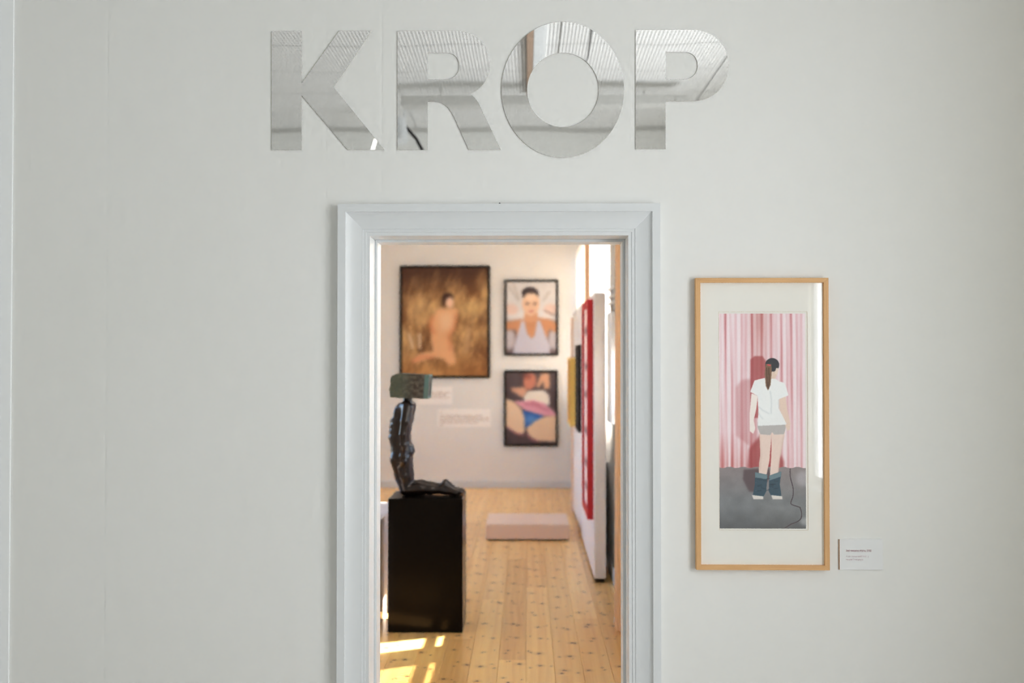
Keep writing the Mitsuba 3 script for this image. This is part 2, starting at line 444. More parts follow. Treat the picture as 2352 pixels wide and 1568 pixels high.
for s in ('left', 'top', 'right'):
    obj('door_1__casing', casing_mesh(s), 'gloss_white', 22)
struct('door_1')
JY0, JS0, JS1, JY1 = -0.0035, 0.098, 0.172, WT + 0.004
ST = 0.0095
obj('door_1__jamb', cbox(OL - 0.02, OL, JY0, JY1, 0, OT, 0.0015), 'gloss_white')
obj('door_1__jamb', cbox(OR_, OR_ + 0.02, JY0, JY1, 0, OT, 0.0015), 'gloss_white')
obj('door_1__jamb_head', cbox(OL - 0.02, OR_ + 0.02, JY0, JY1, OT, OT + 0.02, 0.0015), 'gloss_white')
obj('door_1__door_stop', cbox(OL, OL + ST, JS0, JY1 - 0.002, 0, OT, 0.0015), 'gloss_white')
obj('door_1__door_stop', cbox(OR_ - ST, OR_, JS0, JY1 - 0.002, 0, OT, 0.0015), 'gloss_white')
obj('door_1__door_stop', cbox(OL, OR_, JS0, JY1 - 0.002, OT - ST, OT, 0.0015), 'gloss_white')
# casing on the other side of the wall
obj('door_1__casing_inside', cat(cbox(OL - 0.12, OL - 0.004, WT, WT + 0.02, 0, OT + 0.12, 0.003), cbox(OR_ + 0.004, OR_ + 0.12, WT, WT + 0.02, 0, OT + 0.12, 0.003), cbox(OL - 0.004, OR_ + 0.004, WT, WT + 0.02, OT + 0.004, OT + 0.12, 0.003)), 'gloss_white')
p = pix(1145, 466, -0.02)
k = obj('nail', cat(trimesh.creation.cylinder(0.0016, segment=[[p[0], 0, ZT + 0.002], [p[0] + 0.004, -0.022, ZT + 0.0035]], sections=8), trimesh.creation.icosphere(1, 0.0028).apply_translation([p[0] + 0.004, -0.022, ZT + 0.0035])), 'black_metal')
tag(k, 'tiny dark nail on top of the white door casing', 'nail')

# ------------------------------------------------------------------ mirror letters
def arc(cx, cy, rx, ry, a0, a1, n=40):
    t = np.radians(np.linspace(a0, a1, n))
    return [(cx + rx * math.cos(a), cy + ry * math.sin(a)) for a in t]      # pixel frame, y down


def bez(p0, p1, p2, p3, n=16):
    t = np.linspace(0, 1, n)[:, None]
    return [tuple(q) for q in (1 - t) ** 3 * np.array(p0) + 3 * (1 - t) ** 2 * t * np.array(p1) + 3 * (1 - t) * t * t * np.array(p2) + t ** 3 * np.array(p3)]


K = Polygon([(624, 71.7), (692.6, 71.7), (692.6, 191.5), (778.6, 71.2), (852.4, 71), (766, 199.5), (883, 343.8), (798.8, 344), (692.6, 218.5), (692.6, 344.3), (624, 344.5)])
R_out = [(913.2, 71), (1043, 70.6)] + bez((1043, 70.6), (1094, 71), (1125, 104), (1125, 149)) + bez((1125, 149), (1125, 180), (1106, 205), (1078.6, 215.7)) \
    + bez((1078.6, 215.7), (1094, 224), (1101, 238), (1108, 255)) + [(1150.7, 343.7), (1077, 343.9)] + [(1052.4, 289.5)] + bez((1052.4, 289.5), (1036, 250), (1024, 234), (998, 233.5)) + [(982.2, 233.5), (982.2, 344.1), (913.2, 344.3)]
R_in = [(982.2, 121.2), (1026, 121.2)] + bez((1026, 121.2), (1044, 121.2), (1054.8, 134), (1054.8, 151.6)) + bez((1054.8, 151.6), (1054.8, 170), (1042, 182.4), (1022, 182.4)) + [(982.2, 182.6)]
RR = Polygon(R_out, [R_in])
OO = Polygon(arc(1292.6, 206.1, 140.7, 156, 0, 360, 140)[:-1], [arc(1293.2, 206.5, 82.5, 85.4, 0, 360, 110)[:-1]])
P_out = [(1460.2, 68.7), (1590, 68.4)] + bez((1590, 68.4), (1640, 68.6), (1673.3, 104), (1673.3, 150)) + bez((1673.3, 150), (1673.3, 198), (1638, 232.3), (1588, 232.3)) + [(1528.7, 232.5), (1528.7, 342.4), (1460.2, 342.5)]
P_in = [(1529.6, 119.4), (1572, 119.2)] + bez((1572, 119.2), (1591, 119.2), (1602.6, 132), (1602.6, 150.4)) + bez((1602.6, 150.4), (1602.6, 169), (1590, 182.3), (1570, 182.3)) + [(1529.6, 182.4)]
PP = Polygon(P_out, [P_in])
LT, L0 = 0.004, -0.0015
for poly, ch in ((K, 'K'), (RR, 'R'), (OO, 'O'), (PP, 'P')):
    w = shapely.transform(poly.buffer(0), lambda q: np.array([pix(a, b, L0 - LT)[[0, 2]] for a, b in q]))
    m = trimesh.creation.extrude_polygon(w, LT, engine='earcut')
    v = m.vertices.copy()
    m.vertices = np.stack([v[:, 0], L0 - LT + v[:, 2], v[:, 1]], 1)
    m.invert()
    m.fix_normals()
    front = m.face_normals[:, 1] < -0.9
    name = 'mirror_letter' + {'K': '', 'R': '_001', 'O': '_002', 'P': '_003'}[ch]
    obj(f'{name}__mirror_face', m.submesh([np.nonzero(front)[0]], append=True), 'mirror')
    obj(f'{name}__acrylic_edge', m.submesh([np.nonzero(~front)[0]], append=True), 'acrylic_edge')
    tag(name, f'mirrored capital letter {ch} mounted on the white wall above the doorway', 'letter', 'mirror letters above the doorway')

# ------------------------------------------------------------------ ceiling fittings of the front room (seen in the mirror letters)
def refl(x, y, s):
    return np.array([(x - VX) / FPX * s, -(s - 3.43), 1.6 + (VY - y) / FPX * s])


a, b = refl(921, 217, 7.5), refl(1571, 240, 7.5)
key = 'ceiling_lamp'
obj(f'{key}__housing', cbox(a[0], b[0] - 0.06, a[1] - 0.12, a[1], b[2], a[2], 0.005), 'lamp_grey')
obj(f'{key}__end_cap', cbox(b[0] - 0.058, b[0] + 0.05, a[1] - 0.12, a[1], b[2] + 0.005, a[2] - 0.004, 0.005), 'lamp_grey')
for xx in (a[0] + 0.3, b[0] - 0.3):
    obj(f'{key}__hanger', cbox(xx - 0.004, xx + 0.004, a[1] - 0.064, a[1] - 0.056, a[2] - 0.002, CEIL), 'lamp_grey')
tag(key, 'long grey linear lamp hanging under the ceiling, mirrored across the letters', 'lamp')
key = 'lighting_track'
obj(f'{key}__rail', cbox(0.035, 0.105, -4.4, -0.6, CEIL - 0.05, CEIL, 0.004), 'gloss_white')
obj(f'{key}__wooden_side', cbox(-0.006, 0.033, -4.4, -0.6, CEIL - 0.05, CEIL, 0.004), 'brown_wood')
tag(key, 'white ceiling rail with a brown wooden side, mirrored in the letter O', 'rail')
a, b = refl(1357, 68, 6.45), refl(1350, 131, 6.98)
k = obj('ceiling_cable', tube([[a[0], a[1] + 0.4, CEIL - 0.008], [a[0], a[1], CEIL - 0.008], [b[0], b[1], CEIL - 0.008], [b[0] - 0.02, b[1] - 0.02, CEIL - 0.03]], 0.004), 'black_metal')
tag(k, 'thin dark cable along the ceiling, mirrored in the letter O', 'cable')
key = 'track_spotlight'
c0, c1 = refl(930, 285, 8.2), refl(975, 348, 8.2)
obj(f'{key}__black_arm', tube([c0, (c0 * 0.45 + c1 * 0.55) + np.array([0.012, 0, 0.012]), c1], 0.014, 12), 'black_metal', 40)
obj(f'{key}__lamp_head', trimesh.creation.cylinder(0.06, segment=[c0 + [-0.05, 0.0, 0.04], c0 + [-0.02, 0.05, -0.14]], sections=24), 'gloss_white', 40)
obj(f'{key}__stem', tube([c0 + [0, 0, 0.0], [c0[0], c0[1], CEIL]], 0.008), 'gloss_white', 40)
tag(key, 'white spotlight with a black arm, mirrored in the foot of the letter R', 'spotlight')
key = 'tube_lamp'
c0, c1 = refl(858, 318, 8.6), refl(847, 352, 8.6)
obj(f'{key}__tube', tube([c0, c1], 0.011, 12), 'plinth_white', emitter={'type': 'area', 'radiance': rgb((5, 4.8, 4.3))})
obj(f'{key}__stem', tube([c0, [c0[0], c0[1], CEIL]], 0.004), 'lamp_grey')
tag(key, 'small lit tube lamp, mirrored in the foot of the letter K', 'lamp')


# ------------------------------------------------------------------ painted prints
class Canvas:
    def __init__(self, nx, ny, bg):
        self.nx, self.ny = nx, ny
        self.c = np.ones((ny, nx, 3)) * np.array(bg, float)

    def grid(self):
        return np.meshgrid((np.arange(self.nx) + 0.5) / self.nx, (np.arange(self.ny) + 0.5) / self.ny)

    def put(self, mask, col, soft=0.0, k=1.0):
        m = mask.astype(float)
        if soft > 0:
            m = gaussian_filter(m, soft)
        self.c = self.c * (1 - k * m[..., None]) + np.asarray(col, float) * k * m[..., None]

    def poly(self, pts, col, soft=0.6, k=1.0, smooth=0):
        p = Polygon(pts)
        if smooth:
            p = p.buffer(-smooth).buffer(2 * smooth).buffer(-smooth)
        X, Y = self.grid()
        self.put(shapely.contains_xy(p.buffer(0), X, Y), col, soft, k)

    def line(self, pts, w, col, soft=0.5, k=1.0, aspect=1.0):
        X, Y = self.grid()
        ln = shapely.LineString([(a, b * aspect) for a, b in pts]).buffer(w)
        self.put(shapely.contains_xy(ln, X, Y * aspect), col, soft, k)

    def ell(self, cx, cy, rx, ry, col, soft=0.6, k=1.0, rot=0.0):
        X, Y = self.grid()
        a = math.radians(rot)
        u, v = X - cx, (Y - cy)
        self.put(((u * math.cos(a) + v * math.sin(a)) / rx) ** 2 + ((-u * math.sin(a) + v * math.cos(a)) / ry) ** 2 < 1, col, soft, k)

    def mesh(self, x0, x1, z0, z1, Y, gain):
        nx, ny = self.nx, self.ny
        X, Z = np.meshgrid(np.linspace(x0, x1, nx), np.linspace(z1, z0, ny))
        v = np.stack([X.ravel(), np.full(X.size, Y), Z.ravel()], 1)
        i = (np.arange(ny - 1)[:, None] * nx + np.arange(nx - 1)).ravel()
        f = np.vstack([np.stack([i, i + nx, i + 1], 1), np.stack([i + 1, i + nx, i + nx + 1], 1)])
        col = np.clip(lin(*np.moveaxis(self.c, -1, 0)), 0, 1)
        col = np.moveaxis(col, 0, -1).reshape(-1, 3) * np.asarray(gain)
        return trimesh.Trimesh(v, f, process=False), np.clip(col, 0.004, 0.9)


def fbm2(X, Y, seed=0, octaves=4):
    return meshkit.fbm(np.stack([X, Y, np.zeros_like(X)], -1), octaves, seed)


# ---- the framed print on the front wall
FD = 0.030                                     # depth of the frame
fx0, fx1 = pix(1599, 970, -FD)[0], pix(1904.5, 970, -FD)[0]
fz1, fz0 = pix(1752, 638, -FD)[2], pix(1752, 1309, -FD)[2]
fw = 0.0158
key = 'framed_print'


def rail(quad):
    """A mitred frame piece from four front corners, chamfered on the outside."""
    q = np.array(quad)
    v = [(a, -FD, b) for a, b in q] + [(a, -0.004, b) for a, b in q]
    return trimesh.convex.convex_hull(np.array(v))


g = 0.0002
obj(f'{key}__frame_rail', rail([(fx0, fz1), (fx1, fz1), (fx1 - fw, fz1 - fw + g), (fx0 + fw, fz1 - fw + g)]), 'frame_oak_level')
obj(f'{key}__frame_rail', rail([(fx0, fz0), (fx1, fz0), (fx1 - fw, fz0 + fw), (fx0 + fw, fz0 + fw)]), 'frame_oak_level')
obj(f'{key}__frame_rail', rail([(fx0, fz0 + g), (fx0 + fw - g, fz0 + fw), (fx0 + fw - g, fz1 - fw), (fx0, fz1 - g)]), 'frame_oak_upright')
obj(f'{key}__frame_rail', rail([(fx1, fz0 + g), (fx1 - fw + g, fz0 + fw), (fx1 - fw + g, fz1 - fw), (fx1, fz1 - g)]), 'frame_oak_upright')
MY = -0.015
px0, px1 = pix(1652, 960, MY + 0.002)[0], pix(1850, 960, MY + 0.002)[0]
pz1, pz0 = pix(1750, 720, MY + 0.002)[2], pix(1750, 1213.3, MY + 0.002)[2]
bx1, bz1, bx0, bz0 = pix(1855.5, 960, MY)[0], pix(1750, 715.5, MY)[2], pix(1651, 960, MY)[0], pix(1750, 1217.5, MY)[2]


def ring(x0, x1, z0, z1, X0, X1, Z0, Z1, Ya, Yb):
    p = Polygon([(X0, Z0), (X1, Z0), (X1, Z1), (X0, Z1)], [[(x0, z0), (x1, z0), (x1, z1), (x0, z1)]])
    m = trimesh.creation.extrude_polygon(p, Yb - Ya, engine='earcut')
    v = m.vertices.copy()
    m.vertices = np.stack([v[:, 0], Ya + v[:, 2], v[:, 1]], 1)
    m.fix_normals()
    return m


obj(f'{key}__passe_partout', ring(bx0, bx1, bz0, bz1, fx0 + fw - 0.003, fx1 - fw + 0.003, fz0 + fw - 0.003, fz1 - fw + 0.003, MY - 0.0006, MY + 0.0014), 'mat_board')
obj(f'{key}__bevel', ring(bx0 + 0.0012, bx1 - 0.0012, bz0 + 0.0008, bz1 - 0.0008, bx0, bx1, bz0, bz1, MY + 0.0004, MY + 0.0012), 'bevel_line')
obj(f'{key}__print_sheet', cbox(bx0 - 0.01, bx1 + 0.01, MY + 0.0015, MY + 0.0025, bz0 - 0.01, bz1 + 0.01), 'mat_board')
obj(f'{key}__backing_board', cbox(fx0 + fw - 0.006, fx1 - fw + 0.006, -0.006, -0.004, fz0 + fw - 0.006, fz1 - fw + 0.006), 'mat_board')

# a plain stand-in print: pink curtain, grey floor, a standing person seen from behind
C = Canvas(300, 740, (205, 180, 184))
X, Y = C.grid()
HX = lambda v: (v - 1652) / 198.0
HY = lambda v: (v - 720) / 493.0
floor_y = HY(1073) + 0.003 * np.sin(X * 40)
fold = 0.5 * np.sin(2 * math.pi * (X * 9 + 0.6 * fbm2(X * 4, Y * 1.0, 3))) + 0.5 * np.sin(2 * math.pi * (X * 17 + 0.8 * fbm2(X * 5, Y * 1.5, 5)))
t = np.clip(0.5 + 0.42 * fold + 0.5 * (fbm2(X * 26, Y * 3, 8) - 0.5), 0, 1)
pale, mid_, deep = np.array((228, 216, 221.0)), np.array((217, 182, 189.0)), np.array((176, 96, 102.0))
c = mid_ + (pale - mid_) * np.clip(t * 2 - 0.5, 0, 1)[..., None]
dk = np.clip((0.30 - t) * 2.2, 0, 1) * (0.35 + 0.65 * np.clip(1.4 - 2.6 * Y, 0, 1) + 0.5 * np.clip((Y - 0.5) * 3, 0, 1))
c = c + (deep - c) * np.clip(dk, 0, 0.9)[..., None]
mid_band = np.exp(-((X - 0.47) / 0.11) ** 2) * np.clip(1.2 - Y * 3.0, 0, 1)
c = c + (np.array((176, 104, 102.0)) - c) * (0.65 * mid_band * (0.5 + 0.7 * (1 - t)))[..., None]
low = np.clip((Y - 0.55) / 0.15, 0, 1) * np.clip(1.1 - X * 1.1, 0, 1)
c = c + (np.array((178, 88, 86.0)) - c) * (0.6 * low * (1 - t) * 1.2).clip(0, 0.85)[..., None]
C.c = c
for pts, k_, s in (([(1724, 826), (1733, 818), (1752, 818), (1760, 830), (1760, 960), (1724, 960)], 0.72, 2.2), ([(1690, 890), (1705, 872), (1732, 870), (1740, 1000), (1735, 1035), (1690, 1000)], 0.30, 4),
                   ([(1720, 1030), (1762, 980), (1800, 1060), (1800, 1076), (1716, 1076)], 0.8, 4), ([(1757, 900), (1768, 900), (1768, 1073), (1752, 1073)], 0.75, 2)):
    C.poly([(HX(a), HY(b)) for a, b in pts], (150, 58, 62), s, k_)
fl = np.array((136, 128, 130.0)) + (np.array((118, 122, 126.0)) - np.array((136, 128, 130.0))) * np.clip((Y - 0.72) / 0.15, 0, 1)[..., None]
fl = fl * (0.93 + 0.16 * fbm2(X * 9, Y * 22, 11))[..., None] * (1 - 0.22 * np.clip((Y - 0.9) / 0.1, 0, 1))[..., None]
m = (Y > floor_y)[..., None]
C.c = np.where(m, fl, C.c)
C.poly([(HX(a), HY(b)) for a, b in [(1708, 1078), (1765, 1074), (1772, 1092), (1740, 1130), (1720, 1128), (1706, 1100)]], (82, 66, 72), 3, 0.8)
C.ell(HX(1842), HY(1098), 0.07, 0.035, (178, 176, 182), 6, 0.6)
C.ell(HX(1848), HY(1196), 0.06, 0.018, (178, 182, 186), 5, 0.6)
B = lambda pts, col, s=0.8, k=1.0, sm=0: C.poly([(HX(a), HY(b)) for a, b in pts], col, s, k, sm)
skin, skin_d = (222, 203, 194), (196, 172, 162)
# legs
B([(1744, 990), (1773, 990), (1768, 1040), (1767, 1056), (1758, 1100), (1742, 1100), (1743, 1064), (1746, 1044), (1745, 1020)], skin, 0.8, 1, 0.004)
B([(1772, 990), (1803, 990), (1797, 1020), (1790, 1056), (1785, 1100), (1767, 1100), (1770, 1060), (1771, 1044)], skin, 0.8, 1, 0.004)
C.line([(HX(1745), HY(1000)), (HX(1748), HY(1044)), (HX(1744), HY(1080))], 0.008, skin_d, 2, 0.5, 2.49)
C.line([(HX(1800), HY(1000)), (HX(1791), HY(1050)), (HX(1786), HY(1085))], 0.008, skin_d, 2, 0.5, 2.49)
# tall blue boots
for pts in ([(1734, 1084), (1762, 1090), (1759, 1128), (1752, 1141), (1728, 1140), (1733, 1112)], [(1766, 1092), (1794, 1082), (1790, 1112), (1794, 1138), (1772, 1141), (1765, 1128)]):
    B(pts, (52, 78, 94), 0.8, 1, 0.006)
B([(1734, 1084), (1762, 1090), (1761, 1100), (1734, 1096)], (104, 128, 138), 0.8)
B([(1766, 1092), (1794, 1082), (1793, 1094), (1766, 1103)], (104, 128, 138), 0.8)
for a, b in ((1728, 1752), (1772, 1796)):
    B([(a - 2, 1136), (b, 1139), (b, 1146), (a + 2, 1146)], (212, 208, 204), 0.8)
for _ in range(16):
    u, w = random.uniform(1736, 1788), random.uniform(1098, 1132)
    C.line([(HX(u), HY(w)), (HX(u + 9), HY(w + random.uniform(-3, 3)))], 0.004, (30, 48, 62), 0.8, 0.5, 2.49)
# shorts, arms, shirt, head
B([(1740, 968), (1806, 967), (1804, 985), (1800, 997), (1778, 998), (1773, 992), (1769, 999), (1746, 997), (1740, 982)], (176, 174, 174), 0.8, 1, 0.006)
B([(1726, 903), (1741, 909), (1737, 940), (1731, 965), (1735, 984), (1730, 996), (1722, 990), (1722, 950)], (232, 224, 219), 0.8, 1, 0.006)
B([(1789, 913), (1804, 908), (1808, 940), (1815, 972), (1814, 986), (1808, 990), (1804, 978), (1794, 950), (1789, 936)], (218, 197, 184), 0.8, 1, 0.006)
B([(1733, 874), (1744, 871), (1757, 868), (1779, 868), (1790, 876), (1801, 879), (1806, 890), (1811, 908), (1788, 917), (1788, 938), (1796, 952), (1807, 975), (1740, 978), (1742, 944), (1740, 909), (1723, 900), (1728, 888)], (226, 231, 232), 0.7, 1, 0.004)
for q in ([(1742, 934), (1752, 942), (1766, 950)], [(1742, 946), (1746, 956), (1752, 962)], [(1769, 898), (1772, 920), (1771, 950)], [(1788, 918), (1789, 938)]):
    C.line([(HX(a), HY(b)) for a, b in q], 0.005, (190, 198, 202), 1.6, 0.7, 2.49)
B([(1771, 850), (1786, 850), (1784, 862), (1781, 870), (1768, 870)], (216, 196, 182), 0.7, 1, 0.004)
C.ell(HX(1774), HY(838), 0.081, 0.0315, (40, 44, 54), 0.8)
B([(1783, 845), (1789, 846), (1785, 862), (1779, 858)], (224, 206, 194), 0.8)
B([(1759, 836), (1772, 836), (1773, 850), (1770, 884), (1764, 897), (1759, 886), (1757, 860)], (120, 92, 72), 0.8, 1, 0.004)
for q in ([(1761, 845), (1762, 870), (1763, 888)], [(1766, 845), (1767, 872), (1765, 892)]):
    C.line([(HX(a), HY(b)) for a, b in q], 0.007, (74, 52, 42), 0.9, 0.8, 2.49)
C.line([(HX(1764), HY(838)), (HX(1769), HY(839))], 0.008, (196, 70, 80), 0.6, 1, 2.49)
# cable on the floor
cab = bez((1814, 1076), (1812, 1110), (1824, 1108), (1820, 1140)) + bez((1820, 1140), (1812, 1160), (1812, 1156), (1836, 1164)) + bez((1836, 1164), (1846, 1190), (1836, 1196), (1816, 1202)) + [(1799, 1213)]
C.line([(HX(a), HY(b)) for a, b in cab], 0.0055, (70, 60, 68), 0.5, 0.95, 2.49)
C.c *= (1 + 0.05 * (rng.random((740, 300, 1)) - 0.5))
gm, col = C.mesh(px0, px1, pz0, pz1, MY + 0.0010, (1.12, 1.10, 1.09))
obj(f'{key}__print', gm, 'printed', color=col)
obj(f'{key}__glass', trimesh.Trimesh([[fx0 + fw - 0.002, MY - 0.0035, fz0 + fw - 0.002], [fx1 - fw + 0.002, MY - 0.0035, fz0 + fw - 0.002], [fx1 - fw + 0.002, MY - 0.0035, fz1 - fw + 0.002], [fx0 + fw - 0.002, MY - 0.0035, fz1 - fw + 0.002]], [[0, 1, 2], [0, 2, 3]], process=False), 'clear_glass')
tag(key, 'tall narrow print of a person before a pink curtain in a light oak frame', 'picture')

# ---- the card beside it
key = 'wall_card'
cx0, cx1 = pix(1928.5, 1270, -0.005)[0], pix(2027.5, 1270, -0.005)[0]
cz1, cz0 = pix(1978, 1238, -0.005)[2], pix(1978, 1308, -0.005)[2]
obj(f'{key}__card', cbox(cx0, cx1, -0.006, -0.001, cz0, cz1, 0.0003), 'card_white')
obj(f'{key}__card_side', cbox(cx0 - 0.0022, cx0, -0.0055, 0.0, cz0, cz1 - 0.001), 'card_edge')


def lettering(text, x, y, w, h, bold, m):
    t = meshkit.text_mesh(text, 1.0, 0.0002, bold)
    lo, hi = t.bounds
    a, b = pix(x, y, -0.006), pix(x + w, y, -0.006)
    sx, sz = (b[0] - a[0]) / (hi[0] - lo[0]), h * 0.0015
    v = t.vertices
    t.vertices = np.stack([a[0] + (v[:, 0] - lo[0]) * sx, -0.0060 - v[:, 2], a[2] + v[:, 1] * sz], 1)
    t.fix_normals()
    obj(f'{key}__lettering', t, m)


lettering('Sad memories of pink, 2002', 1943.5, 1266.2, 57.8, 4.1, True, 'maroon_ink')
lettering('Annika Von Hausswolff (1967 - )', 1943.5, 1278.8, 51.5, 3.2, False, 'maroon_soft')
lettering('Fotografi | Photography', 1943.5, 1286.2, 39, 3.2, False, 'maroon_soft')
tag(key, 'small white caption card with maroon lettering right of the oak frame', 'caption card')

# ------------------------------------------------------------------ black plinth and bronze figure
PYF = 5.80 - 3.43
q0, q1 = pix(891, 1300, PYF), pix(1062.5, 1300, PYF)
PH = pix(976, 1145, PYF)[2]
PDp = 0.34
k = obj('plinth', cbox(q0[0], q1[0], PYF, PYF + PDp, 0.0005, PH, 0.003), 'black_paint')
tag(k, 'tall black plinth carrying the kneeling bronze figure', 'plinth')
k = obj('plinth', cbox(-1.35, -0.885, 5.15 - 3.43, 6.75 - 3.43, 0.0005, 0.62, 0.003), 'plinth_pale')
tag(k, 'low white plinth between the black plinth and the left door jamb', 'plinth')

SY = PYF + 0.17
KS = 260.0 / 1199.0


def S(cx, cy, dy=0.0):
    p = pix(860 + cx * KS, 840 + cy * KS, SY)
    return np.array([p[0], SY + dy, p[2]])


US = KS * (SY + 3.43) / FPX      # metres per crop pixel
zoff = (PH + 0.001) - (S(400, 1395)[2])


class Blob:
    """A body as tapered capsules, melted together in a distance field and meshed."""
    def __init__(self, prims=()):
        self.p = list(prims)

    def __add__(self, o):
        return Blob(self.p + o.p)

    def mesh(self, h=0.0045, k=0.009):
        P = np.array([[*a[0], a[1], *b[0], b[1]] for a, b in self.p])
        lo = np.minimum(P[:, :3] - P[:, 3:4], P[:, 4:7] - P[:, 7:8]).min(0) - 3 * h
        hi = np.maximum(P[:, :3] + P[:, 3:4], P[:, 4:7] + P[:, 7:8]).max(0) + 3 * h
        n = np.ceil((hi - lo) / h).astype(int) + 2
        ax = [lo[i] + np.arange(n[i]) * h for i in range(3)]
        D = np.full(n, 1.0)
        for q in P:
            a_, ra, b_, rb = q[:3], q[3], q[4:7], q[7]
            l2 = np.minimum(a_ - ra, b_ - rb) - 0.03
            h2 = np.maximum(a_ + ra, b_ + rb) + 0.03
            sl = tuple(slice(max(0, int((l2[i] - lo[i]) / h)), int((h2[i] - lo[i]) / h) + 2) for i in range(3))
            G = np.stack(np.meshgrid(*[ax[i][sl[i]] for i in range(3)], indexing='ij'), -1)
            ab = b_ - a_
            L = max(ab @ ab, 1e-12)
            t = np.clip(((G - a_) @ ab) / L, 0, 1)
            d = np.linalg.norm(G - a_ - t[..., None] * ab, axis=-1) - (ra + (rb - ra) * t)
            e = D[sl]
            m_ = np.clip(k - np.abs(e - d), 0, None) / k
            D[sl] = np.minimum(e, d) - m_ * m_ * k * 0.25
        D = gaussian_filter(D, 0.6)

        def f(x, y, z):
            u = ((x - lo[0]) / h, (y - lo[1]) / h, (z - lo[2]) / h)
            i = [min(max(int(c), 0), m - 2) for c, m in zip(u, n)]
            t = [min(max(c - j, 0.0), 1.0) for c, j in zip(u, i)]
            c = 0.0
            for A in (0, 1):
                wa = t[0] if A else 1 - t[0]
                for B_ in (0, 1):
                    wb = wa * (t[1] if B_ else 1 - t[1])
                    c += wb * ((1 - t[2]) * DL[i[0] + A][i[1] + B_][i[2]] + t[2] * DL[i[0] + A][i[1] + B_][i[2] + 1])
            return -c

        DL = D.tolist()
        return m3.Manifold.level_set(f, [*lo, *hi], h * 1.15).to_mesh()


def sph(c, r):
    return (c, r)


def hull(balls):
    return Blob([(a, b) for i, a in enumerate(balls) for b in balls[i + 1:]])


def bone(*joints):
    return Blob(zip(joints[:-1], joints[1:]))


def J(cx, cy, r, dy=0.0):
    p = S(cx, cy, dy)
    p[2] += zoff
    return (p, r * US)


body = Blob()
body += bone(J(355, 335, 46), J(352, 420, 52))
for s in (-1, 1):
    body += hull([sph(*J(345, 455, 62, 0.055 * s)), sph(*J(315, 500, 95, 0.02 * s)), sph(*J(290, 640, 100, 0.022 * s))])
    body += bone(J(262, 520, 55, 0.036 * s), J(255, 560, 52, 0.034 * s))
    body += bone(J(368, 455, 58, 0.086 * s), J(346, 600, 45, 0.112 * s), J(326, 735, 36, 0.120 * s), J(332, 850, 36, 0.116 * s), J(322, 955, 25, 0.110 * s))
    body += hull([sph(*J(322, 960, 25, 0.110 * s)), sph(*J(318, 1010, 27, 0.107 * s)), sph(*J(296, 1022, 20, 0.107 * s)), sph(*J(335, 1020, 18, 0.108 * s))])
    for i, (fx, fy) in enumerate([(275, 1045), (290, 1062), (310, 1068), (330, 1062)]):
        body += bone(J(300 + 10 * i, 1020, 11, (0.103 + 0.004 * (i % 2)) * s), J(fx + 4, fy - 14, 10, 0.102 * s), J(fx, fy + 6, 8, 0.098 * s))
    body += bone(J(338, 990, 11, 0.105 * s), J(350, 1030, 9, 0.10 * s))
    body += bone(J(300, 930, 100, 0.040 * s), J(288, 1000, 108, 0.052 * s), J(318, 1180, 88, 0.056 * s), J(345, 1312, 68, 0.058 * s))
    body += bone(J(350, 895, 62, 0.044 * s), J(362, 930, 58, 0.044 * s))
    body += bone(J(350, 1318, 66, 0.058 * s), J(490, 1308, 66, 0.058 * s), J(600, 1318, 52, 0.056 * s), J(705, 1322, 38, 0.054 * s))
    body += bone(J(740, 1262, 26, 0.052 * s), J(712, 1318, 40, 0.054 * s))
    body += hull([sph(*J(750, 1272, 30, 0.052 * s)), sph(*J(735, 1330, 36, 0.054 * s)), sph(*J(860, 1352, 30, 0.060 * s)), sph(*J(850, 1350, 26, 0.040 * s))])
    for i in range(4):
        body += bone(J(870, 1355, 22, (0.038 + 0.010 * i) * s), J(945 - 8 * i, 1352 - 3 * i, 13, (0.036 + 0.011 * i) * s))
for cy, cx in ((600, 215), (655, 205), (715, 200), (775, 195)):
    body += bone(J(cx, cy, 30, 0.045), J(cx - 14, cy + 5, 34, 0.0), J(cx, cy, 30, -0.045))
body += hull([sph(*J(290, 640, 95, 0.03)), sph(*J(290, 640, 95, -0.03)), sph(*J(262, 790, 92, 0.028)), sph(*J(262, 790, 92, -0.028)), sph(*J(285, 915, 96, 0.034)), sph(*J(285, 915, 96, -0.034))])
body += bone(J(205, 800, 40), J(212, 850, 30))
body += bone(J(200, 890, 22, 0.0), J(186, 960, 16, 0.0))
mm = body.mesh()
bm = max(trimesh.Trimesh(mm.vert_properties[:, :3], mm.tri_verts, process=True).split(only_watertight=False), key=lambda c: len(c.vertices))
zmin = bm.vertices[:, 2].min()
bm.vertices[:, 2] += PH + 0.0005 - zmin
key = 'bronze_figure'
obj(f'{key}__body', bm, 'bronze_dark', True)
# head: a long half tube, rounded to the left, with a nose and a rim on the right
hp = []
for (cx, cy) in [(190, 128), (205, 104), (245, 84), (285, 79), (420, 84), (590, 94), (583, 200), (572, 340), (440, 338), (300, 333), (188, 325), (181, 285), (184, 262), (172, 240), (186, 205), (185, 160)]:
    p = S(cx, cy)
    hp.append((p[0], p[2]))
hpoly = Polygon(hp)
hm = m3.Manifold.extrude(m3.CrossSection([np.array(hp)[::-1] if not hpoly.exterior.is_ccw else np.array(hp)]), 0.19, 12)
hmesh = hm.refine_to_length(0.008).to_mesh()
v = hmesh.vert_properties[:, :3].copy()
yy = v[:, 2] - 0.095
xl, xr = S(172, 200)[0], S(590, 200)[0]
tt = np.clip((v[:, 0] - xl) / (xr - xl), 0, 1)
narrow = 0.72 + 0.28 * np.clip(tt / 0.35, 0, 1) ** 0.5
pos = np.stack([v[:, 0], SY + yy * narrow, v[:, 1]], 1)
pos += (meshkit.fbm(pos * 45, 3, 2)[:, None] - 0.5) * 0.006
